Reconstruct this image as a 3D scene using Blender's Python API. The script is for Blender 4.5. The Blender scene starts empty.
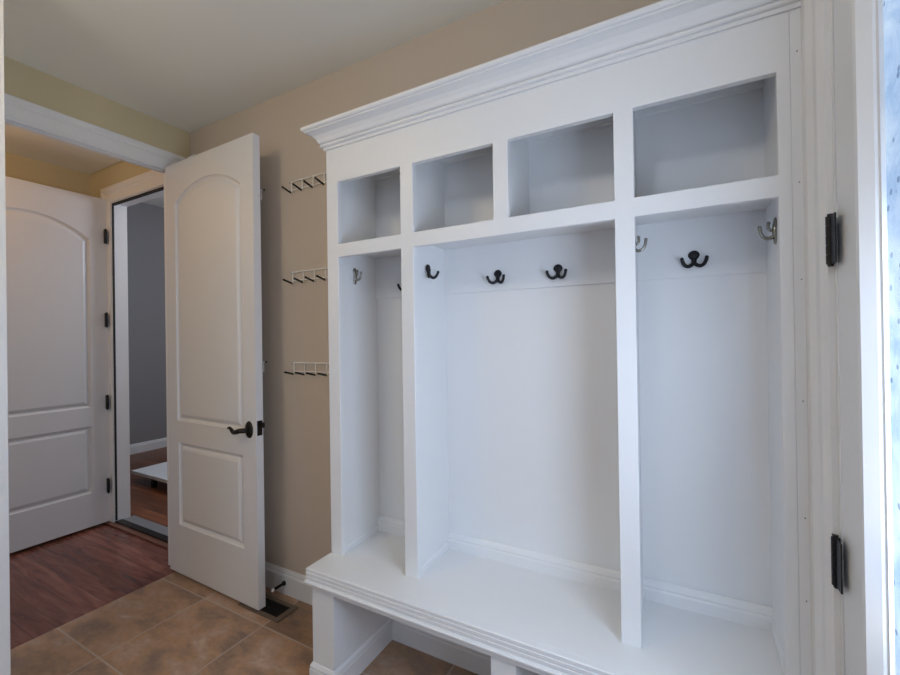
import bpy, bmesh, math, random
from mathutils import Vector, Matrix
random.seed(4)
S = bpy.context.scene
C = S.collection

# ---------------------------------------------------------------- camera
cam = bpy.data.cameras.new('camera'); camo = bpy.data.objects.new('camera', cam); C.objects.link(camo)
YAW, PITCH, ROLL, FPX = 0.5114, 0.0035, -0.0144, 428.7
fw = Vector((-math.sin(YAW)*math.cos(PITCH), math.cos(YAW)*math.cos(PITCH), math.sin(PITCH)))
rt = Vector((math.cos(YAW), math.sin(YAW), 0)); up = rt.cross(fw)
r2 = math.cos(ROLL)*rt + math.sin(ROLL)*up
u2 = -math.sin(ROLL)*rt + math.cos(ROLL)*up
M = Matrix(((r2.x, u2.x, -fw.x), (r2.y, u2.y, -fw.y), (r2.z, u2.z, -fw.z))).to_4x4()
M.translation = (2.2897, -1.3738, 1.1615)
camo.matrix_world = M
cam.sensor_width = 36; cam.lens = 36*FPX/900
cam.shift_x = 12.87/900; cam.shift_y = -1.6/900
cam.clip_start = 0.02
S.camera = camo

# ---------------------------------------------------------------- world, lights, exposure
w = bpy.data.worlds.new('sky'); S.world = w; w.use_nodes = True
bg = w.node_tree.nodes['Background']
bg.inputs[0].default_value = (0.72, 0.84, 1.0, 1); bg.inputs[1].default_value = 1.0
S.view_settings.view_transform = 'Standard'; S.view_settings.look = 'None'
S.view_settings.exposure = 0.0; S.view_settings.gamma = 1; S.view_settings.use_curve_mapping = False
S.cycles.use_denoising = True
S.cycles.max_bounces = 10; S.cycles.diffuse_bounces = 6; S.cycles.transparent_max_bounces = 12
S.cycles.caustics_reflective = False; S.cycles.caustics_refractive = False

def area(name, loc, target, sx, sy, power, col):
    l = bpy.data.lights.new(name, 'AREA'); l.shape = 'RECTANGLE'; l.size = sx; l.size_y = sy
    l.energy = power; l.color = col
    o = bpy.data.objects.new(name, l); C.objects.link(o); o.location = loc
    o.rotation_euler = (Vector(target)-Vector(loc)).to_track_quat('-Z', 'Z').to_euler()
    return o
def point(name, loc, power, col, r=0.08):
    l = bpy.data.lights.new(name, 'POINT'); l.energy = power; l.color = col; l.shadow_soft_size = r
    o = bpy.data.objects.new(name, l); C.objects.link(o); o.location = loc
    return o
area('door_daylight', (2.60, -.835, 1.0), (2.0, -.835, 1.0), .57, 1.56, 30, (.94, .98, 1.07))
area('low_cool_fill', (1.55, -3.45, .95), (1.55, 0, .7), 1.7, .9, 2.5, (.55, .78, 1.3))  # added blue fill at the unseen front opening, cools the lower surfaces
point('hall_lamp_light', (-0.50, -1.0, 2.05), 4.7, (1.0, 0.54, 0.17))
point('far_room_light', (-.45, 1.1, 1.9), 36, (0.88, 0.97, 1.15), .2)

# ---------------------------------------------------------------- materials
def srgb(r, g, b):
    f = lambda c: (c/255/12.92) if c/255 <= .04045 else ((c/255+.055)/1.055)**2.4
    return (f(r), f(g), f(b), 1)
def mat(name, col, rough=.5, metal=0, bump=0, bscale=60, var=0.0, spec=.5):
    m = bpy.data.materials.new(name); m.use_nodes = True
    nt = m.node_tree; b = nt.nodes['Principled BSDF']
    b.inputs['Base Color'].default_value = col; b.inputs['Roughness'].default_value = rough
    b.inputs['Metallic'].default_value = metal; b.inputs['Specular IOR Level'].default_value = spec
    if bump or var:
        tc = nt.nodes.new('ShaderNodeTexCoord'); n = nt.nodes.new('ShaderNodeTexNoise')
        n.inputs['Scale'].default_value = bscale; n.inputs['Detail'].default_value = 4
        nt.links.new(tc.outputs['Object'], n.inputs['Vector'])
        if bump:
            bp = nt.nodes.new('ShaderNodeBump'); bp.inputs['Strength'].default_value = bump; bp.inputs['Distance'].default_value = .002
            nt.links.new(n.outputs['Fac'], bp.inputs['Height']); nt.links.new(bp.outputs['Normal'], b.inputs['Normal'])
        if var:
            mx = nt.nodes.new('ShaderNodeMix'); mx.data_type = 'RGBA'
            mx.inputs['A'].default_value = tuple(c*(1-var) for c in col[:3])+(1,)
            mx.inputs['B'].default_value = tuple(min(1, c*(1+var)) for c in col[:3])+(1,)
            nt.links.new(n.outputs['Fac'], mx.inputs['Factor']); nt.links.new(mx.outputs['Result'], b.inputs['Base Color'])
    return m
WHITE = mat('white_paint', (0.76, 0.765, 0.77, 1), .38, bump=.05, bscale=25, var=.01)
DOORW = mat('door_paint', (0.70, 0.695, 0.70, 1), .42, bump=.08, bscale=40, var=.01)
TRIM = mat('trim_paint', (0.78, 0.78, 0.78, 1), .35, bump=.05, bscale=25)
WALL = mat('taupe_wall', (0.57, 0.49, 0.41, 1), .85, bump=.15, bscale=120, var=.015)
WALL_WARM = mat('warm_lit_wall', (0.60, 0.52, 0.33, 1), .85, bump=.15, bscale=120, var=.015)  # yellow cast of the warm lamp mixed into the wall's base colour
CEIL = mat('ceiling_paint', (0.86, 0.86, 0.80, 1), .9, bump=.1, bscale=120)
GREY = mat('grey_wall', (0.275, 0.265, 0.27, 1), .85, bump=.1, bscale=120)
BLACK = mat('black_iron', (0.012, 0.012, 0.014, 1), .42, .4)
BRONZE = mat('dark_bronze', (0.022, 0.017, 0.014, 1), .38, .6)
NICKEL = mat('nickel', (0.30, 0.285, 0.245, 1), .25, 1)
ALU = mat('aluminium', (0.42, 0.43, 0.45, 1), .4, .7)
RUBBER = mat('dark_rubber', (0.012, 0.012, 0.012, 1), .7)
TIP = mat('white_tip', (0.8, 0.8, 0.78, 1), .5)
CAULK = mat('beige_caulk', (0.50, 0.44, 0.36, 1), .8)
WIRE = mat('white_wire', (0.88, 0.86, 0.82, 1), .4)
NAIL = mat('nail_hole', (0.20, 0.19, 0.19, 1), .8)
def emit(name, col, st):
    m = bpy.data.materials.new(name); m.use_nodes = True
    b = m.node_tree.nodes['Principled BSDF']; b.inputs['Base Color'].default_value = (.9, .9, .85, 1)
    b.inputs['Emission Color'].default_value = col; b.inputs['Emission Strength'].default_value = st
    return m
LAMP = emit('lamp_glass', (1, .9, .75, 1), 1.5)

def N(nt, t, **kw):
    n = nt.nodes.new(t)
    for k, v in kw.items():
        if k.startswith('i_'): n.inputs[k[2:].replace('_', ' ')].default_value = v
        else: setattr(n, k, v)
    return n
def ramp(nt, stops):
    n = nt.nodes.new('ShaderNodeValToRGB'); e = n.color_ramp.elements
    while len(e) < len(stops): e.new(.5)
    for k, (p, c) in enumerate(stops): e[k].position = p; e[k].color = c
    return n
def math_(nt, op, a, b=None):
    n = nt.nodes.new('ShaderNodeMath'); n.operation = op
    for i, v in enumerate((a, b)):
        if v is None: continue
        if hasattr(v, 'links'): nt.links.new(v, n.inputs[i])
        else: n.inputs[i].default_value = v
    return n.outputs[0]
def tile_material():
    m = bpy.data.materials.new('slate_tile'); m.use_nodes = True; nt = m.node_tree; L = nt.links.new
    b = nt.nodes['Principled BSDF']
    tc = N(nt, 'ShaderNodeTexCoord'); sp = N(nt, 'ShaderNodeSeparateXYZ'); L(tc.outputs['Object'], sp.inputs[0])
    tx = math_(nt, 'DIVIDE', math_(nt, 'ADD', sp.outputs['X'], -0.412+3.9), 0.39)
    ty = math_(nt, 'DIVIDE', math_(nt, 'ADD', sp.outputs['Y'], 0.206+4.06), 0.406)
    gx = math_(nt, 'ABSOLUTE', math_(nt, 'SUBTRACT', math_(nt, 'FRACT', tx), .5))
    gy = math_(nt, 'ABSOLUTE', math_(nt, 'SUBTRACT', math_(nt, 'FRACT', ty), .5))
    g = math_(nt, 'MAXIMUM', gx, gy)
    gr = N(nt, 'ShaderNodeMapRange'); gr.inputs['From Min'].default_value = .4895; gr.inputs['From Max'].default_value = .4935
    L(g, gr.inputs['Value'])
    cx = N(nt, 'ShaderNodeCombineXYZ'); L(math_(nt, 'FLOOR', tx), cx.inputs[0]); L(math_(nt, 'FLOOR', ty), cx.inputs[1])
    wn = N(nt, 'ShaderNodeTexWhiteNoise'); L(cx.outputs[0], wn.inputs['Vector'])
    off = N(nt, 'ShaderNodeVectorMath', operation='MULTIPLY_ADD')
    L(wn.outputs['Color'], off.inputs[0]); off.inputs[1].default_value = (7, 7, 7); L(tc.outputs['Object'], off.inputs[2])
    st = N(nt, 'ShaderNodeMapping'); st.inputs['Scale'].default_value = (1, 1.7, 1); st.inputs['Rotation'].default_value = (0, 0, .7)
    L(off.outputs[0], st.inputs['Vector'])
    n1 = N(nt, 'ShaderNodeTexNoise', i_Scale=5.5, i_Detail=9, i_Roughness=.62, i_Distortion=.35); L(st.outputs[0], n1.inputs['Vector'])
    n2 = N(nt, 'ShaderNodeTexNoise', i_Scale=32.0, i_Detail=6, i_Roughness=.65); L(st.outputs[0], n2.inputs['Vector'])
    r = ramp(nt, [(.30, (.17, .120, .098, 1)), (.43, (.26, .172, .122, 1)), (.52, (.35, .215, .130, 1)), (.60, (.34, .235, .175, 1)), (.72, (.44, .33, .25, 1))])
    L(n1.outputs['Fac'], r.inputs[0])
    mx = N(nt, 'ShaderNodeMix', data_type='RGBA', blend_type='OVERLAY'); mx.inputs['Factor'].default_value = .35
    L(r.outputs[0], mx.inputs['A']); L(n2.outputs['Fac'], mx.inputs['B'])
    hv = N(nt, 'ShaderNodeHueSaturation'); L(mx.outputs['Result'], hv.inputs['Color'])
    L(math_(nt, 'ADD', math_(nt, 'MULTIPLY', wn.outputs['Value'], .35), .85), hv.inputs['Value'])
    fin = N(nt, 'ShaderNodeMix', data_type='RGBA'); L(gr.outputs[0], fin.inputs['Factor']); L(hv.outputs[0], fin.inputs['A'])
    fin.inputs['B'].default_value = (.42, .335, .28, 1); L(fin.outputs['Result'], b.inputs['Base Color'])
    b.inputs['Roughness'].default_value = .42
    h = math_(nt, 'SUBTRACT', math_(nt, 'MULTIPLY', n2.outputs['Fac'], .35), gr.outputs[0])
    bp = N(nt, 'ShaderNodeBump'); bp.inputs['Strength'].default_value = .35; bp.inputs['Distance'].default_value = .003
    L(h, bp.inputs['Height']); L(bp.outputs[0], b.inputs['Normal'])
    return m
def wood_material(name, c1, c2, c3, rough, plank=.083, along='Y'):
    m = bpy.data.materials.new(name); m.use_nodes = True; nt = m.node_tree; L = nt.links.new
    b = nt.nodes['Principled BSDF']
    tc = N(nt, 'ShaderNodeTexCoord'); sp = N(nt, 'ShaderNodeSeparateXYZ'); L(tc.outputs['Object'], sp.inputs[0])
    a, l = ('X', 'Y') if along == 'Y' else ('Y', 'X')
    t = math_(nt, 'DIVIDE', math_(nt, 'ADD', sp.outputs[a], 5), plank)
    row = math_(nt, 'FLOOR', t)
    g = math_(nt, 'ABSOLUTE', math_(nt, 'SUBTRACT', math_(nt, 'FRACT', t), .5))
    gr = N(nt, 'ShaderNodeMapRange'); gr.inputs['From Min'].default_value = .475; gr.inputs['From Max'].default_value = .498; L(g, gr.inputs['Value'])
    wn = N(nt, 'ShaderNodeTexWhiteNoise', noise_dimensions='1D'); L(row, wn.inputs['W'])
    cv = N(nt, 'ShaderNodeCombineXYZ'); L(math_(nt, 'MULTIPLY', sp.outputs[a], 14), cv.inputs[0])
    L(math_(nt, 'ADD', math_(nt, 'MULTIPLY', sp.outputs[l], 1.6), math_(nt, 'MULTIPLY', wn.outputs['Value'], 30)), cv.inputs[1])
    n1 = N(nt, 'ShaderNodeTexNoise', i_Scale=2.0, i_Detail=8, i_Roughness=.6, i_Distortion=.8); L(cv.outputs[0], n1.inputs['Vector'])
    r = ramp(nt, [(.3, c1), (.5, c2), (.72, c3)]); L(n1.outputs['Fac'], r.inputs[0])
    hv = N(nt, 'ShaderNodeHueSaturation'); L(r.outputs[0], hv.inputs['Color'])
    L(math_(nt, 'ADD', math_(nt, 'MULTIPLY', wn.outputs['Value'], .5), .75), hv.inputs['Value'])
    fin = N(nt, 'ShaderNodeMix', data_type='RGBA'); L(math_(nt, 'MULTIPLY', gr.outputs[0], .6), fin.inputs['Factor']); L(hv.outputs[0], fin.inputs['A'])
    fin.inputs['B'].default_value = tuple(c*.35 for c in c1[:3])+(1,); L(fin.outputs['Result'], b.inputs['Base Color'])
    b.inputs['Roughness'].default_value = rough
    bp = N(nt, 'ShaderNodeBump'); bp.inputs['Strength'].default_value = .18; bp.inputs['Distance'].default_value = .002
    L(math_(nt, 'SUBTRACT', n1.outputs['Fac'], gr.outputs[0]), bp.inputs['Height']); L(bp.outputs[0], b.inputs['Normal'])
    return m
def glass_material():
    m = bpy.data.materials.new('textured_glass'); m.use_nodes = True; nt = m.node_tree; L = nt.links.new
    for n in list(nt.nodes): nt.nodes.remove(n)
    out = N(nt, 'ShaderNodeOutputMaterial'); tc = N(nt, 'ShaderNodeTexCoord')
    mp = N(nt, 'ShaderNodeMapping'); mp.inputs['Scale'].default_value = (1, 1, 1); L(tc.outputs['Object'], mp.inputs['Vector'])
    n1 = N(nt, 'ShaderNodeTexNoise', i_Scale=9.0, i_Detail=5, i_Roughness=.6, i_Distortion=1.5); L(mp.outputs[0], n1.inputs['Vector'])
    v = N(nt, 'ShaderNodeTexVoronoi', i_Scale=34.0); L(mp.outputs[0], v.inputs['Vector'])
    r = ramp(nt, [(.32, (.66, .76, .89, 1)), (.48, (.82, .89, .97, 1)), (.62, (.92, .96, 1, 1)), (.75, (1, 1, 1, 1))]); L(n1.outputs['Fac'], r.inputs[0])
    sp = ramp(nt, [(.0, (.12, .18, .28, 1)), (.13, (.25, .33, .45, 1)), (.18, (1, 1, 1, 1))]); L(v.outputs['Distance'], sp.inputs[0])
    mx = N(nt, 'ShaderNodeMix', data_type='RGBA', blend_type='MULTIPLY'); mx.inputs['Factor'].default_value = .6
    L(r.outputs[0], mx.inputs['A']); L(sp.outputs[0], mx.inputs['B'])
    tr = N(nt, 'ShaderNodeBsdfTransparent'); L(mx.outputs['Result'], tr.inputs[0])
    tl = N(nt, 'ShaderNodeBsdfTranslucent'); L(mx.outputs['Result'], tl.inputs[0])
    gl = N(nt, 'ShaderNodeBsdfGlossy'); gl.inputs['Roughness'].default_value = .15
    bp = N(nt, 'ShaderNodeBump'); bp.inputs['Strength'].default_value = .5; bp.inputs['Distance'].default_value = .004
    L(n1.outputs['Fac'], bp.inputs['Height']); L(bp.outputs[0], gl.inputs['Normal'])
    m1 = N(nt, 'ShaderNodeMixShader'); m1.inputs[0].default_value = .004; L(tr.outputs[0], m1.inputs[1]); L(tl.outputs[0], m1.inputs[2])
    m2 = N(nt, 'ShaderNodeMixShader'); m2.inputs[0].default_value = .06; L(m1.outputs[0], m2.inputs[1]); L(gl.outputs[0], m2.inputs[2])
    L(m2.outputs[0], out.inputs[0])
    return m
TILE = tile_material()
WOOD = wood_material('dark_cherry_floor', (.085, .028, .020, 1), (.17, .060, .042, 1), (.26, .105, .075, 1), .2, along='X')
WOOD2 = wood_material('red_oak_floor', (.10, .030, .012, 1), (.17, .055, .022, 1), (.24, .085, .035, 1), .35, along='X')
STRIP = wood_material('cherry_strip', (.09, .035, .022, 1), (.16, .065, .04, 1), (.22, .09, .055, 1), .3, .5, 'X')
GLASS = glass_material()

# ---------------------------------------------------------------- mesh helpers
def link(name, bm, m, parent=None, bevel=0, smooth=False, seg=2):
    if bevel:
        es = [e for e in bm.edges if len(e.link_faces) == 2 and e.calc_face_angle(0) > .6]
        bmesh.ops.bevel(bm, geom=es, offset=bevel, segments=seg, affect='EDGES', profile=.5, clamp_overlap=True)
    bmesh.ops.recalc_face_normals(bm, faces=bm.faces)
    me = bpy.data.meshes.new(name); bm.to_mesh(me); bm.free()
    me.materials.append(m)
    for p in me.polygons: p.use_smooth = smooth
    o = bpy.data.objects.new(name, me); C.objects.link(o)
    if parent: o.parent = parent
    return o
def bx(bm, x0, x1, y0, y1, z0, z1):
    v = [bm.verts.new((x, y, z)) for x in (x0, x1) for y in (y0, y1) for z in (z0, z1)]
    for f in ((0, 1, 3, 2), (4, 6, 7, 5), (0, 4, 5, 1), (2, 3, 7, 6), (0, 2, 6, 4), (1, 5, 7, 3)):
        bm.faces.new([v[i] for i in f])
def box(name, x0, x1, y0, y1, z0, z1, m, parent=None, bevel=0):
    bm = bmesh.new(); bx(bm, x0, x1, y0, y1, z0, z1)
    return link(name, bm, m, parent, bevel)
def boxes(name, lst, m, parent=None, bevel=0):
    bm = bmesh.new()
    for b in lst: bx(bm, *b)
    return link(name, bm, m, parent, bevel)
def tube(bm, pts, r, n=10, caps=True):
    """round bar along pts; r a number or one per point"""
    pts = [Vector(p) for p in pts]; rs = r if isinstance(r, (list, tuple)) else [r]*len(pts)
    rings = []; up_ = None
    for i, p in enumerate(pts):
        t = (pts[min(i+1, len(pts)-1)]-pts[max(i-1, 0)]).normalized()
        if up_ is None:
            a = Vector((0, 0, 1)) if abs(t.z) < .9 else Vector((1, 0, 0))
            up_ = (a-t*a.dot(t)).normalized()
        else: up_ = (up_-t*up_.dot(t)).normalized()
        s = t.cross(up_)
        rings.append([bm.verts.new(p+rs[i]*(math.cos(2*math.pi*k/n)*up_+math.sin(2*math.pi*k/n)*s)) for k in range(n)])
    for a, b in zip(rings, rings[1:]):
        for k in range(n): bm.faces.new((a[k], a[(k+1) % n], b[(k+1) % n], b[k]))
    if caps: bm.faces.new(rings[0][::-1]); bm.faces.new(rings[-1])
def ball(bm, c, rx, ry, rz, u=14, v=9):
    r = bmesh.ops.create_uvsphere(bm, u_segments=u, v_segments=v, radius=1)
    for w_ in r['verts']: w_.co = Vector((w_.co.x*rx+c[0], w_.co.y*ry+c[1], w_.co.z*rz+c[2]))
def curve(p, n=6):
    """Catmull-Rom through p"""
    p = [Vector(q) for q in p]; q = [2*p[0]-p[1]]+p+[2*p[-1]-p[-2]]; o = []
    for i in range(1, len(q)-2):
        for k in range(n):
            t = k/n; a, b, c, d = q[i-1], q[i], q[i+1], q[i+2]
            o.append(.5*((2*b)+(c-a)*t+(2*a-5*b+4*c-d)*t*t+(3*b-a-3*c+d)*t**3))
    return o+[p[-1]]
def sweep(bm, path, prof, mapf):
    """moulding: 2-D path with mitred corners, closed profile of (outward offset, height); outward = right of travel"""
    P = [Vector(p) for p in path]; nrm = []
    for a, b in zip(P, P[1:]):
        d = (b-a).normalized(); nrm.append(Vector((d.y, -d.x)))
    rings = []
    for i, p in enumerate(P):
        if i == 0: n = nrm[0]
        elif i == len(P)-1: n = nrm[-1]
        else:
            n = nrm[i-1]+nrm[i]; n = n/(n.dot(nrm[i]))
        rings.append([bm.verts.new(mapf(p.x+n.x*o, p.y+n.y*o, h)) for o, h in prof])
    k = len(prof)
    for a, b in zip(rings, rings[1:]):
        for j in range(k): bm.faces.new((a[j], a[(j+1) % k], b[(j+1) % k], b[j]))
    bm.faces.new(rings[0]); bm.faces.new(rings[-1][::-1])
XY = lambda a, b, h: (a, b, h)
def mould(name, path, prof, m, parent=None, mapf=XY):
    bm = bmesh.new(); sweep(bm, path, prof, mapf)
    return link(name, bm, m, parent)
def grid_frame(bm, xs, zs, hole, y0, y1):
    """flat frame with square holes, y0 front to y1 back; hole(i,j) True where open"""
    V = {}
    def v(i, y, j):
        if (i, y, j) not in V: V[(i, y, j)] = bm.verts.new((xs[i], y, zs[j]))
        return V[(i, y, j)]
    nx, nz = len(xs)-1, len(zs)-1
    fill = lambda i, j: 0 <= i < nx and 0 <= j < nz and not hole(i, j)
    for i in range(nx):
        for j in range(nz):
            if not fill(i, j): continue
            bm.faces.new((v(i, y0, j), v(i+1, y0, j), v(i+1, y0, j+1), v(i, y0, j+1)))
            bm.faces.new((v(i, y1, j), v(i, y1, j+1), v(i+1, y1, j+1), v(i+1, y1, j)))
            if not fill(i-1, j): bm.faces.new((v(i, y0, j), v(i, y0, j+1), v(i, y1, j+1), v(i, y1, j)))
            if not fill(i+1, j): bm.faces.new((v(i+1, y0, j), v(i+1, y1, j), v(i+1, y1, j+1), v(i+1, y0, j+1)))
            if not fill(i, j-1): bm.faces.new((v(i, y0, j), v(i, y1, j), v(i+1, y1, j), v(i+1, y0, j)))
            if not fill(i, j+1): bm.faces.new((v(i, y0, j+1), v(i+1, y0, j+1), v(i+1, y1, j+1), v(i, y1, j+1)))
    bmesh.ops.recalc_face_normals(bm, faces=bm.faces)
    bmesh.ops.dissolve_limit(bm, angle_limit=.02, verts=bm.verts, edges=bm.edges)
def empty(name, loc=(0, 0, 0), rz=0):
    o = bpy.data.objects.new(name, None); C.objects.link(o); o.location = loc; o.rotation_euler = (0, 0, rz); o.empty_display_size = .1
    return o
def tag(o, label, cat, group=None, kind=None):
    o['label'] = label; o['category'] = cat
    if group: o['group'] = group
    if kind: o['kind'] = kind
    return o
def struct(o, label, cat): return tag(o, label, cat, kind='structure')
def dup(root):
    r = root.copy(); C.objects.link(r)
    for ch in list(root.children):
        c = ch.copy(); C.objects.link(c); c.parent = r
        for g in list(ch.children):
            d = g.copy(); C.objects.link(d); d.parent = c
    return r

# ---------------------------------------------------------------- dimensions (metres; x along the locker wall, y into it)
X = [1.211, 1.2621, 1.5239, 1.5715, 1.8401, 1.8849, 2.1581, 2.2029, 2.4784, 2.5010]
ZCR, ZT, ZB, ZS, ZBN, YF, YBF, ZR = 1.8279, 1.7085, 1.4921, 1.4463, 0.4054, -0.2383, -0.3533, 1.3166
CE, XW = 2.29, 2.54
YFR = -3.5
DH, DOPL = -0.108, -0.862      # left doorway: hinge side and lock side of the opening
OH = 2.048                     # its height

# ---------------------------------------------------------------- setting
struct(box('floor', 0.0656, 4.2, YFR, .0, -.1, 0, TILE), 'brown slate tile floor with pale grout lines', 'floor')
struct(box('floor_hall', -1.3, 0.0656, YFR, .03, -.1, 0, WOOD), 'glossy dark cherry wood floor of the hall past the white open door', 'floor')
struct(box('floor_far', -3.2, 1.0, .115, 3.4, -.1, .0, WOOD2), 'reddish wood floor of the grey room beyond the far doorway', 'floor')
struct(box('ceiling', -1.3, 2.7, YFR, .0, CE, CE+.1, CEIL), 'plain off-white ceiling above lockers and doors', 'ceiling')
struct(box('ceiling_far', -3.2, 1.0, .115, 3.4, 2.64, 2.74, CEIL), 'ceiling of the grey room past the far doorway', 'ceiling')
struct(box('wall_back', 0, 2.7, 0, .1, 0, CE, WALL), 'taupe wall behind the white locker unit and hook racks', 'wall')
WT = .045
struct(boxes('wall_left', [(-WT, 0, DH+.018, 0, 0, CE), (-WT, 0, YFR, DOPL-.018, 0, CE), (-WT, 0, DOPL-.018, DH+.018, OH+.018, CE)], WALL_WARM),
       'wall strip with warm lamp tint painted in, above the left doorway, under the ceiling', 'wall')
struct(boxes('wall_right', [(XW, XW+.05, -.352, 0, 0, CE), (XW, XW+.05, YFR, -1.272, 0, CE), (XW, XW+.05, -1.272, -.352, 2.05, CE)], WALL),
       'taupe wall holding the glazed exterior door', 'wall')
struct(boxes('wall_front', [(0, .6, YFR-.1, YFR, 0, CE), (2.5, XW, YFR-.1, YFR, 0, CE), (.6, 2.5, YFR-.1, YFR, 0, .6), (.6, 2.5, YFR-.1, YFR, 2.05, CE)], WALL),
       'taupe wall with a window opening opposite the lockers', 'wall')
struct(box('trim_1', .45, .60, -1.20, -.902, 0, CE, TRIM, bevel=.004), 'white upright trim at the left edge, in front of the doorway', 'trim')
# hall and room beyond
HO, HX0, HX1 = 2.05, -.862, -.05       # far doorway
struct(boxes('wall_hall_back', [(-1.3, HX0-.02, .005, .09, 0, 2.64), (HX1+.02, -.0, .005, .09, 0, 2.64), (HX0-.02, HX1+.02, .005, .09, HO+.02, 2.64)], WALL_WARM),
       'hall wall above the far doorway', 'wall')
struct(box('wall_hall_left', -1.24, -1.14, YFR, .005, 0, CE, WALL_WARM), 'hall wall, lamp warmth put into its colour, above the far white door', 'wall')
struct(box('wall_far_left', -2.75, -2.65, .11, 3.4, 0, 2.64, GREY), 'dark grey wall seen through the far doorway', 'wall')
struct(boxes('wall_far_back', [(-2.65, 1.0, 3.3, 3.4, 0, 2.64), (.9, 1.0, .11, 3.3, 0, 2.64), (-2.65, -1.3, .005, .09, 0, 2.64)], GREY), 'grey end wall of the room beyond the far doorway', 'wall')

BASE = [(0, 0), (.014, 0), (.014, .078), (.012, .086), (.0085, .090), (.0085, .096), (.005, .104), (.003, .109), (0, .109)]
struct(mould('baseboard_back', [(.02, 0), (1.211, 0)], BASE, TRIM), 'white moulded baseboard along taupe wall left of the bench', 'baseboard')
struct(mould('baseboard_far', [(-2.65, .12), (-2.65, 3.3)], [(o, h*.93) for o, h in BASE], TRIM), 'white baseboard on grey wall through the far doorway', 'baseboard')

# left doorway casing and jamb
CAS = [(0, 0), (0, .009), (.008, .012), (.012, .010), (.055, .012), (.062, .016), (.070, .013), (.078, .018), (.098, .019), (.102, .016), (.102, 0)]
YZ = lambda x0: (lambda a, b, h: (x0+h, a, b))
t = empty('trim_2', (0, (DH+DOPL)/2, 0))
bm = bmesh.new(); sweep(bm, [(DOPL-.005, 0), (DOPL-.005, OH-.006), (DH+.005, OH-.006), (DH+.005, 0)], [(-o*.95, h) for o, h in CAS], YZ(0))
c_ = link('casing', bm, TRIM, t); c_.location = -t.location
j_ = boxes('jamb', [(-WT, .0, DH, DH+.018, 0, OH), (-WT, .0, DOPL-.018, DOPL, 0, OH), (-WT, 0, DOPL-.018, DH+.018, OH, OH+.018)], TRIM, t); j_.location = -t.location
s_ = boxes('door_stop_strip', [(-.036, -.014, DH-.011, DH, 0, OH), (-.036, -.014, DOPL, DOPL+.011, 0, OH), (-.036, -.014, DOPL, DH, OH-.011, OH)], TRIM, t); s_.location = -t.location
struct(t, 'white moulded casing around the left doorway', 'door casing')
# far doorway casing, jamb, seal, threshold
t = empty('trim_3', ((HX0+HX1)/2, 0, 0))
XZ = lambda y0: (lambda a, b, h: (a, y0-h, b))
bm = bmesh.new(); sweep(bm, [(HX0-.004, 0), (HX0-.004, HO+.004), (HX1+.004, HO+.004), (HX1+.004, 0)], [(-o, h) for o, h in CAS], XZ(.005))
c_ = link('casing', bm, TRIM, t); c_.location = -t.location
j_ = boxes('jamb', [(HX0-.02, HX0, .005, .092, 0, HO), (HX1, HX1+.02, .005, .092, 0, HO), (HX0-.02, HX1+.02, .005, .092, HO, HO+.02)], TRIM, t); j_.location = -t.location
k_ = boxes('weather_seal', [(HX0, HX0+.004, .0045, .016, .02, HO), (HX1-.004, HX1, .0045, .016, .02, HO), (HX0, HX1, .0045, .020, HO-.012, HO)], RUBBER, t); k_.location = -t.location
k_['label'] = 'black rubber seal'
struct(t, 'white casing and black seal around the far doorway', 'door casing')
t = empty('trim_4', ((HX0+HX1)/2, .05, 0))
a_ = box('sill_plate', HX0, HX1, .040, .114, 0, .014, ALU, t, .003); a_.location = -t.location
a_ = box('seal_strip', HX0-.02, HX1+.02, .005, .045, 0, .016, BRONZE, t, .003); a_.location = -t.location
a_ = box('wood_nosing', HX0-.08, HX1+.02, -.028, .005, 0, .010, STRIP, t, .003); a_.location = -t.location
struct(t, 'grey metal threshold with dark edge under the far doorway', 'threshold')

# ---------------------------------------------------------------- moulded two-panel doors
def panel_outline(x0, x1, z0, z1, rise, d, n=14):
    """outline inset by d; rise>0 gives an arched top (z1 = spring line)"""
    a, b, zb = x0+d, x1-d, z0+d
    pts = [(a, zb), (b, zb)]
    if rise == 0: return pts+[(b, z1-d), (a, z1-d)]
    hw = (x1-x0)/2; R = (hw*hw+rise*rise)/(2*rise); cx, cz = (x0+x1)/2, z1+rise-R; Rr = R-d
    h2 = hw-d
    for k in range(n+1):
        x = b+(a-b)*k/n
        pts.append((x, cz+math.sqrt(max(Rr*Rr-(x-cx)**2, 0))))
    return pts
STEPS = [(0, 0), (.003, -.006), (.012, -.0115), (.018, -.0115), (.026, -.005), (.036, -.0015)]
def door_mesh(wd, z0, z1, th, panels):
    bm = bmesh.new()
    for side in (0, 1):
        yy = 0 if side == 0 else th; sg = 1 if side == 0 else -1
        outer = [bm.verts.new(q) for q in ((0, yy, z0), (wd, yy, z0), (wd, yy, z1), (0, yy, z1))]
        es = [bm.edges.new((outer[i], outer[(i+1) % 4])) for i in range(4)]
        for p in panels:
            prev = None
            for d, dep in STEPS:
                ring = [bm.verts.new((x, yy-sg*dep, z)) for x, z in panel_outline(*p, d)]
                if prev is None:
                    es += [bm.edges.new((ring[i], ring[(i+1) % len(ring)])) for i in range(len(ring))]
                else:
                    for i in range(len(ring)):
                        j = (i+1) % len(ring); bm.faces.new((prev[i], prev[j], ring[j], ring[i]))
                prev = ring
            bm.faces.new(prev)
        bmesh.ops.triangle_fill(bm, use_beauty=True, edges=es)
        if side == 0: fr = outer
        else: bk = outer
    for i in range(4):
        j = (i+1) % 4; bm.faces.new((fr[i], fr[j], bk[j], bk[i]))
    return bm
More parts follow.
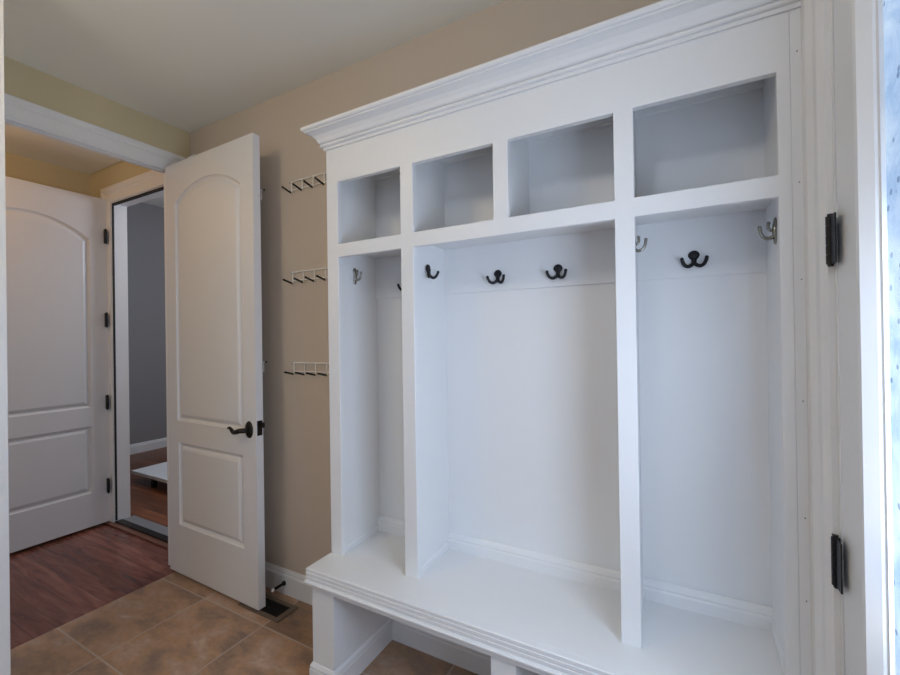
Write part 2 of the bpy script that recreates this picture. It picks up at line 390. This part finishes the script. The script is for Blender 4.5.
def lever(parent, x, z, th, side, k=.86):
    """wavy lever on an oval rose; side -1 = on the y=0 face"""
    y = 0 if side < 0 else th; s = side
    h = empty('door_handle', (x, y, z)); h.parent = parent
    bm = bmesh.new(); ball(bm, (0, 0, 0), .026, .011, .037, 20, 12)
    link('rose', bm, BRONZE, h, smooth=True)
    bm = bmesh.new()
    p = curve([(0, 0, 0), (0, s*.024, 0), (-.012, s*.038, 0), (-.032, s*.040, -.006), (-.052, s*.040, -.009), (-.068, s*.040, .003), (-.080, s*.040, .009), (-.092, s*.040, .004)], 5)
    tube(bm, p, [.0108 if i < 14 else .0108-.007*(i-14)/(len(p)-15) for i in range(len(p))], 10)
    link('lever', bm, BRONZE, h, smooth=True)
    return h
def hinge_part(parent, loc, n, ax, ay, hgt=.089, m=BLACK):
    """knuckle barrel plus a leaf going in direction (ax, ay)"""
    h = empty('hinge', loc); h.parent = parent
    bm = bmesh.new()
    for k in range(5):
        a = -hgt/2+k*hgt/5; tube(bm, [(0, 0, a+.0007), (0, 0, a+hgt/5-.0007)], .0066, 10)
    tube(bm, [(0, 0, -hgt/2-.004), (0, 0, hgt/2+.004)], .0042, 8)
    link('barrel', bm, m, h, smooth=False)
    bm = bmesh.new(); tx, ty = -ay, ax
    for s0 in n:
        bx(bm, min(s0*ax*.002, s0*ax*.03)-abs(tx)*.0012, max(s0*ax*.002, s0*ax*.03)+abs(tx)*.0012,
           min(s0*ay*.002, s0*ay*.03)-abs(ty)*.0012, max(s0*ay*.002, s0*ay*.03)+abs(ty)*.0012, -hgt/2, hgt/2)
    link('leaf', bm, m, h)
    return h

# near door, standing open into the room in front of the taupe wall
d1 = empty('door_1', (.0369, -.1492, 0), -.0196)
DW = .6847
PAN = [(.082, .598, .767, 1.848, .082), (.090, .592, .253, .660, 0)]
slab = link('door_slab', door_mesh(DW, .013, 2.045, .035, PAN), DOORW, d1)
lever(d1, DW-.046, .776, .035, -1); lever(d1, DW-.046, .776, .035, 1)
l_ = box('latch_plate', DW-.0012, DW+.0012, .005, .030, .752, .816, BRONZE, d1, .001); l_['label'] = 'dark latch plate on the door edge'
box('latch_bolt', DW, DW+.013, .018, .033, .786, .806, BRONZE, d1, .003)
for z in (.25, 1.05, 1.83): hinge_part(d1, (-.004, .040, z), (1,), 1, 0)
struct(d1, 'white arched two-panel door with dark lever handle standing open beside the hook racks', 'door')
# far door, standing open in the hall
d2 = empty('door_2', (-.935, .000, 0), -math.pi/2)
PAN2 = [(.10, .70, .757, 1.80, .115), (.10, .70, .225, .640, 0)]
link('door_slab', door_mesh(.80, .018, 2.077, .035, PAN2), DOORW, d2)
for z in (1.835, 1.303, .779, .25):
    hinge_part(d2, (.024, .060, z), (1,), 0, -1)
lever(d2, .74, .93, .035, 1)
struct(d2, 'white arched two-panel door with black hinges swung open in the hall', 'door')
# glazed exterior door in the right wall
d3 = empty('door_3', (XW, -.36, 0))
def rel(o, t): o.location = (-t.location.x, -t.location.y, -t.location.z); return o
LZ0, LZ1, GY0, GY1 = .22, 1.90, -.553, -1.118
bm = bmesh.new()
bx(bm, XW, XW+.035, -.41, -.36, .01, 2.04); bx(bm, XW, XW+.004, -.518, -.41, LZ0-.035, LZ1+.035); bx(bm, XW, XW+.035, -1.264, -1.155, .01, 2.04)
bx(bm, XW, XW+.035, -1.155, -.41, .01, LZ0-.035); bx(bm, XW, XW+.035, -1.155, -.41, LZ1+.035, 2.04)
rel(link('door_slab', bm, TRIM, d3), d3)
LITE = [(0, -.004), (0, .001), (.004, .0025), (.005, .006), (.018, .020), (.025, .0215), (.040, .015), (.042, -.004)]
bm = bmesh.new()
sweep(bm, [(GY0, 1), (GY0, LZ0), (GY1, LZ0), (GY1, LZ1), (GY0, LZ1), (GY0, 1)], [(-o, h) for o, h in LITE], lambda a, b, h: (XW-h, a, b))
fr_ = rel(link('lite_frame', bm, WHITE, d3), d3)
g_ = rel(box('glass', XW+.004, XW+.009, GY1-.03, GY0+.03, LZ0-.03, LZ1+.03, GLASS, d3), d3); g_['label'] = 'textured bluish glass pane'
for z in (1.325, .752): 
    hh = hinge_part(d3, (-.010, -.001, z), (1, -1), 0, 1, .086)
struct(d3, 'white glazed exterior door with bluish textured glass and black hinges', 'door')
t = empty('trim_5', (XW, -.28, 0))
RC = [(0, 0), (0, .010), (.007, .014), (.014, .012), (.022, .017), (.030, .013), (.060, .014), (.068, .019), (.076, .015), (.084, .020), (.112, .021), (.118, .017), (.118, 0)]
bm = bmesh.new(); sweep(bm, [(-.345, 0), (-.345, 2.055), (-1.28, 2.055), (-1.28, 0)], RC, lambda a, b, h: (XW-h, a, b))
rel(link('casing', bm, TRIM, t), t)
rel(boxes('jamb', [(XW-.001, XW+.049, -.356, -.345, 0, 2.05), (XW-.001, XW+.049, -1.28, -1.266, 0, 2.05), (XW-.001, XW+.049, -1.28, -.345, 2.045, 2.055)], TRIM, t), t)
struct(t, 'white fluted casing beside the lockers, framing the glazed door', 'door casing')

# ---------------------------------------------------------------- locker unit standing on the bench
H = empty('locker_unit', ((X[0]+X[9])/2, -.12, ZBN))
def hp(o): o.parent = H; return rel(o, H)
xs = [X[0], X[1], X[2], X[3], X[4], X[5], X[6], X[7], X[8], X[9]]
zs = [ZBN, ZS, ZB, ZT, 1.862]
def hole(i, j):
    if j == 0: return i in (1, 3, 4, 5, 7)
    if j == 2: return i in (1, 3, 5, 7)
    return False
bm = bmesh.new(); grid_frame(bm, xs, zs, hole, YF, YF+.019)
hp(link('face_frame', bm, WHITE, bevel=.0012, seg=1))
PT = .011
YB1 = YF+.019
for a, b, z0, z1 in ((X[0]+.001, X[1]-PT, ZBN, 1.86), (X[2]+PT, X[3]-PT, ZBN, ZS+.03), (X[6]+PT, X[7]-PT, ZBN, ZS+.03), (X[8]+PT, X[9]+.0, ZBN, 1.86)):
    hp(box('side_panel' if z1 > 1.8 else 'divider', a, b, YB1, -.001, z0, z1, WHITE))
for a, b in ((X[2]+PT, X[3]-PT), (X[4]+PT, X[5]-PT), (X[6]+PT, X[7]-PT)):
    hp(box('cubby_divider', a, b, YB1, -.001, ZB, 1.82, WHITE))
hp(box('shelf', X[1]-PT, X[8]+PT, YB1, -.006, 1.476, ZB, WHITE))
hp(box('top_panel', X[1]-PT, X[8]+PT, YB1, -.001, 1.82, 1.838, WHITE))
hp(box('back_panel', X[1]-PT, X[8]+PT, -.006, -.0005, ZBN, 1.82, WHITE))
bays = ((X[1]-PT, X[2]+PT), (X[3]-PT, X[6]+PT), (X[7]-PT, X[8]+PT))
for a, b in bays: hp(box('hook_rail', a, b, -.0125, -.006, ZR, 1.476, WHITE, bevel=.0012))
for a, b in ((X[1]-PT, X[2]+PT), (X[3]-PT, X[4]+PT), (X[5]-PT, X[6]+PT), (X[7]-PT, X[8]+PT)):
    hp(box('top_cleat', a, b, -.020, -.006, 1.788, 1.82, WHITE, bevel=.0012))
CR = [(-.012, ZCR), (.006, ZCR), (.006, ZCR+.009), (.012, ZCR+.010), (.015, ZCR+.0125), (.0155, ZCR+.016), (.013, ZCR+.020), (.010, ZCR+.0215), (.016, ZCR+.0228), (.019, ZCR+.026), (.0235, ZCR+.036),
      (.032, ZCR+.046), (.045, ZCR+.053), (.052, ZCR+.055), (.052, ZCR+.059), (.058, ZCR+.0605), (.061, ZCR+.065), (.061, ZCR+.072), (-.012, ZCR+.072)]
bm = bmesh.new(); sweep(bm, [(XW-.004, YF), (X[0], YF), (X[0], -.001)][::-1], CR, XY)
hp(link('crown_moulding', bm, WHITE))
hp(box('crown_top', X[0]+.0, XW-.006, YF, -.001, 1.862, 1.88, WHITE))
QR = [(-.001, 0), (.014, 0), (.014, .030), (.011, .035), (.012, .041), (.009, .050), (.004, .056), (-.001, .056)]
for a, b in bays:
    bm = bmesh.new(); sweep(bm, [(a, -.006), (b, -.006)], QR, lambda p, q, h: (p, q, h+ZBN))
    hp(link('back_moulding', bm, WHITE))
QS = [(0, 0), (.006, 0), (.006, .018), (.003, .024), (0, .026)]
for xa, sgn in ((X[1]-PT, 1), (X[3]-PT, 1), (X[7]-PT, 1), (X[2]+PT, -1), (X[6]+PT, -1), (X[8]+PT, -1)):
    bm = bmesh.new()
    pa = [(xa, -.020), (xa, YB1)]
    sweep(bm, pa, [(-o*sgn, h) for o, h in QS], lambda p, q, h: (p, q, h+ZBN))
    hp(link('side_moulding', bm, WHITE))
hp(box('scribe_strip', X[9], X[9]+.018, YF-.0006, YF+.02, ZBN, ZCR+.002, WHITE, bevel=.0008))
bm = bmesh.new()
prev = None
for k in range(60):
    z = ZBN+.002+(ZCR-ZBN-.004)*k/59; wv = .0006+.0009*abs(math.sin(k*.55)+.6*math.sin(k*1.37+1))
    row = [bm.verts.new((X[9]+.0178, YF+.004, z)), bm.verts.new((X[9]+.0185+wv, YF+.001, z)), bm.verts.new((X[9]+.0185+wv, YF+.012, z)), bm.verts.new((X[9]+.0178, YF+.012, z))]
    if prev:
        for i in range(4): bm.faces.new((prev[i], prev[(i+1) % 4], row[(i+1) % 4], row[i]))
    prev = row
c_ = hp(link('caulk_bead', bm, CAULK)); c_['label'] = 'wavy beige bead of caulk'
for x, z in ((2.512, 1.74), (2.512, 1.47), (2.513, 1.27), (2.512, 1.02), (2.512, .78), (2.512, .61)):
    bm = bmesh.new(); tube(bm, [(x, YF-.001, z), (x, YF-.0028, z)], .0013, 8)
    hp(link('nail_head', bm, NAIL))
for x, z in ((2.475, ZCR+.004), (2.265, ZCR+.004)):
    bm = bmesh.new(); tube(bm, [(x, YF-.003, z), (x, YF-.0058, z)], .0012, 8)
    hp(link('nail_head', bm, NAIL))
tag(H, 'tall white built-in locker unit with crown moulding, four cubbies and three open bays', 'locker unit')

# ---------------------------------------------------------------- bench under the lockers
B = empty('storage_bench', ((X[0]+X[9])/2, -.17, 0))
def bp_(o): o.parent = B; return rel(o, B)
XR = XW-.030
bp_(box('bench_top', X[0]+.0165, XR, YBF+.023, -.001, .352, ZBN, WHITE))
ED = [(-.02, ZBN-.0002), (.000, ZBN), (.002, ZBN-.002), (.002, ZBN-.010), (.0005, ZBN-.011), (.0005, ZBN-.013), (.0025, ZBN-.014), (.0025, ZBN-.022), (.0005, ZBN-.0235), (.0005, ZBN-.026),
      (.002, ZBN-.027), (.002, ZBN-.034), (-.001, ZBN-.0355), (-.001, ZBN-.039), (.004, ZBN-.040), (.007, ZBN-.044), (.007, ZBN-.0475), (.002, ZBN-.049), (-.004, ZBN-.053), (-.009, ZBN-.060), (-.012, ZBN-.068), (-.02, ZBN-.068)]
bm = bmesh.new(); sweep(bm, [(X[0]-.0035, -.001), (X[0]-.0035, YBF+.003), (XR, YBF+.003)], ED, XY)
bp_(link('edge_moulding', bm, WHITE))
bp_(box('apron', X[0]+.012, XR, YBF+.030, YBF+.012, .335, .352, WHITE)) 
LEGS = ((1.2125, 1.306), (1.852, 1.920), (2.43, XR))
for a, b in LEGS:
    bp_(box('leg_panel', a, b, -.332, -.014, 0, .352, WHITE, bevel=.0012))
    bm = bmesh.new()
    BB = [(0, 0), (.009, 0), (.009, .062), (.007, .068), (.008, .073), (.005, .080), (.002, .085), (0, .085)]
    pth = [(a, -.014), (a, -.332), (b, -.332), (b, -.014)]
    sweep(bm, pth, BB, XY)
    bp_(link('leg_base_moulding', bm, WHITE))
bp_(box('bench_back_panel', X[0], XR, -.014, -.001, 0, .352, WHITE))
for a, b in ((1.315, 1.843), (1.929, 2.421)):
    bm = bmesh.new(); sweep(bm, [(a, -.014), (b, -.014)], BB, XY)
    bp_(link('back_base_moulding', bm, WHITE))
tag(B, 'white built-in bench with moulded edge and open shoe bays under the lockers', 'bench')

# ---------------------------------------------------------------- coat hooks
def black_hook():
    t = empty('coat_hook')
    bm = bmesh.new(); ball(bm, (0, -.003, .011), .0142, .0056, .0145, 18, 12)
    for v in bm.verts:
        if v.co.z < .011: v.co.x *= 1-.42*min(1, (.011-v.co.z)/.0145)
    tube(bm, curve([(0, -.004, .004), (0, -.0055, -.004), (0, -.0065, -.0105)], 4), 0.0064, 12)
    for v in bm.verts: v.co.y = min(v.co.y, -.0001)
    link('mounting_plate', bm, BLACK, t, smooth=True)
    for s in (-1, 1):
        bm = bmesh.new()
        p = curve([(0, -.006, -.008), (s*.006, -.009, -.0145), (s*.0145, -.014, -.0185), (s*.0225, -.019, -.0145), (s*.0270, -.023, -.006), (s*.0285, -.025, .0)], 6)
        tube(bm, p, [.0052-.0007*i/len(p) for i in range(len(p))], 10)
        ball(bm, (s*.0286, -.025, .0010), .0050, .0050, .0052)
        link('prong', bm, BLACK, t, smooth=True)
    return t
def silver_hook():
    t = empty('coat_hook')
    bm = bmesh.new(); ball(bm, (0, -.001, .015), .0085, .004, .012); ball(bm, (0, -.001, -.016), .0075, .004, .011)
    ball(bm, (0, -.002, 0), .006, .0048, .020)
    for v in bm.verts: v.co.y = min(v.co.y, -.0001)
    link('mounting_plate', bm, NICKEL, t, smooth=True)
    bm = bmesh.new(); p = curve([(0, -.003, -.009), (0, -.010, -.0135), (0, -.019, -.011), (0, -.0245, -.002), (0, -.0262, .008)], 6)
    tube(bm, p, [.0036-.0006*i/len(p) for i in range(len(p))], 10); ball(bm, (0, -.0264, .0095), .0036, .0036, .0038)
    link('lower_prong', bm, NICKEL, t, smooth=True)
    bm = bmesh.new(); p = curve([(0, -.003, .002), (0, -.009, .002), (0, -.0125, .009), (0, -.012, .016)], 6)
    tube(bm, p, .0028, 10); ball(bm, (0, -.0118, .0165), .0034, .0034, .0034)
    link('upper_prong', bm, NICKEL, t, smooth=True)
    return t
yb = -.0125
Lp, Rp = X[1]-PT, X[8]+PT
blk = [((2.331, yb, 1.362), 0, 'black double coat hook centred on the back rail of the right locker bay'),
       ((1.765, yb, 1.360), 0, 'black double coat hook on back of the wide middle bay, nearer its left divider'),
       ((1.965, yb, 1.360), 0, 'black double coat hook on back of the wide middle bay, farther from its left divider'),
       ((1.404, yb, 1.360), 0, 'black coat hook on the narrow left bay back rail, half hidden by a divider'),
       ((X[3]-PT, -.135, 1.381), math.pi/2, 'black coat hook on the side of the divider at the left of the middle bay')]
sil = [((Lp, -.140, 1.392), math.pi/2, 'nickel coat hook on the inner left side panel of the narrow left bay'),
       ((X[7]-PT, -.160, 1.392), math.pi/2, 'nickel coat hook peeking past the divider at the left side of the right bay'),
       ((Rp, -.138, 1.394), -math.pi/2, 'nickel coat hook on the inner right side panel of the right bay')]
for make, lst, grp in ((black_hook, blk, 'black coat hooks in the lockers'), (silver_hook, sil, 'nickel coat hooks in the lockers')):
    p0 = make()
    for k, (loc, rz, lab) in enumerate(lst):
        o = p0 if k == 0 else dup(p0)
        o.location = loc; o.rotation_euler = (0, 0, rz); tag(o, lab, 'coat hook', grp)
        if make is silver_hook: o.scale = (1.16,)*3

# ---------------------------------------------------------------- wire hook racks on the taupe wall
def rack():
    t = empty('hook_rack')
    W, n = .332, 6
    bm = bmesh.new(); tube(bm, [(-.012, -.006, .050), (W+.012, -.006, .050)], .0026, 8); link('top_rod', bm, WIRE, t)
    bm = bmesh.new(); tube(bm, [(0, -.006, .012), (W, -.006, .012)], .0024, 8); link('bottom_rod', bm, WIRE, t)
    for k in range(n):
        x = W*k/(n-1)
        bm = bmesh.new(); tube(bm, curve([(x, -.0085, .052), (x, -.0085, .026), (x, -.0085, .004), (x, -.012, 0), (x, -.018, .002)], 4), .0024, 8); link('upright_wire', bm, WIRE, t)
        bm = bmesh.new(); tube(bm, [(x, -.013, -.001), (x, -.060, .011)], .0042, 10); ball(bm, (x, -.060, .011), .0043, .0043, .0043, 10, 6); link('peg', bm, BLACK, t)
    for x in (-.012, W+.012):
        bm = bmesh.new(); tube(bm, [(x, 0, .050), (x, -.007, .050)], .004, 8); link('wall_clip', bm, RUBBER, t)
    return t
spots = [((.783, 0, 1.822), 'wire hook rack beside the lockers, topmost of its three'), ((.783, 0, 1.414), 'wire hook rack beside the lockers, middle of its three'),
         ((.783, 0, 1.007), 'wire hook rack beside the lockers, lowest of its three'),
         ((.248, 0, 1.822), 'wire hook rack end peeking past the open door edge, upper one near the door top'),
         ((.248, 0, 1.007), 'wire hook rack end peeking past the open door edge, lower one above the handle')]
r0 = rack()
for k, (loc, lab) in enumerate(spots):
    o = r0 if k == 0 else dup(r0)
    o.location = loc; tag(o, lab, 'hook rack', 'wire hook racks on the taupe wall')

# ---------------------------------------------------------------- floor register, door stop, low table, lamps
V = empty('floor_vent', (.718, -.112, 0))
bm = bmesh.new(); grid_frame(bm, [-.125, -.100, .100, .125], [-.055, -.037, .037, .055], lambda i, j: i == 1 and j == 1, 0, .006)
bmesh.ops.transform(bm, matrix=Matrix.Rotation(-math.pi/2, 4, 'X'), verts=bm.verts)
bmesh.ops.translate(bm, vec=(0, 0, .0062), verts=bm.verts)
BRZ = mat('brown_register', (.15, .112, .085, 1), .5, .1)
link('frame', bm, BRZ, V)
box('dark_well', -.100, .100, -.037, .037, .0003, .0012, RUBBER, V)
bm = bmesh.new()
for k in range(17): bx(bm, -.097+k*.012, -.093+k*.012, -.037, .037, .001, .0048)
bx(bm, -.1, .1, -.002, .002, .001, .0052)
link('grille', bm, mat('dark_grille', (.016, .014, .013, 1), .5, .3), V)
tag(V, 'dark brown floor vent set in the tiles under the open door', 'floor vent')
T = empty('door_stop', (.7096, -.0142, .052))
bm = bmesh.new(); tube(bm, [(0, 0, 0), (0, -.006, 0), (0, -.010, 0)], [.0105, .0105, .006], 14); link('base', bm, BRONZE, T)
bm = bmesh.new(); pts = [(.0048*math.cos(k*.7), -.010-.050*k/110, .0048*math.sin(k*.7)) for k in range(111)]
tube(bm, pts, .0016, 5); tube(bm, [(0, -.008, 0), (0, -.058, 0)], .004, 8); link('spring', bm, BRONZE, T)
bm = bmesh.new(); tube(bm, [(0, -.058, 0), (0, -.061, 0), (0, -.069, 0), (0, -.071, 0)], [.0055, .0072, .0072, .005], 12); o_ = link('bumper', bm, TIP, T); o_['label'] = 'white rubber bumper tip'
tag(T, 'dark spring door stop with white tip on the baseboard', 'door stop')
Q = empty('low_table', (-1.35, .70, 0))
box('table_top', -.305, .30, -.23, .25, .075, .10, WHITE, Q, .003)
for sx in (-.02, .27):
    for sy in (-.20, .20):
        l_ = box('leg', sx-.015, sx+.015, sy-.015, sy+.015, 0, .075, BLACK, Q, .002)
tag(Q, 'low white table on dark legs in the room past the far doorway', 'table')
for nm, x, y, pw, col, lab in (('a', 1.95, -1.75, 8, (.92, .98, 1.12), 'added unseen dome lamp giving cool fill light behind the camera, opposite the lockers'),  # lamp a and its fixture are an added cool fill, out of view
                               ('b', .95, -1.50, 9.4, (1.0, .76, .38), 'round dome ceiling lamp with warm light near the left doorway')):
    L = empty('ceiling_lamp_or_fill', (x, y, CE))
    bm = bmesh.new(); tube(bm, [(0, 0, 0), (0, 0, -.02)], .15, 32); link('base', bm, BRONZE, L)
    bm = bmesh.new(); ball(bm, (0, 0, -.02), .14, .14, .07, 24, 14); link('shade', bm, LAMP, L, smooth=True)
    point('ceiling_or_fill_light', (x, y, CE-.16), pw, col, .1)
    tag(L, lab, 'ceiling lamp')
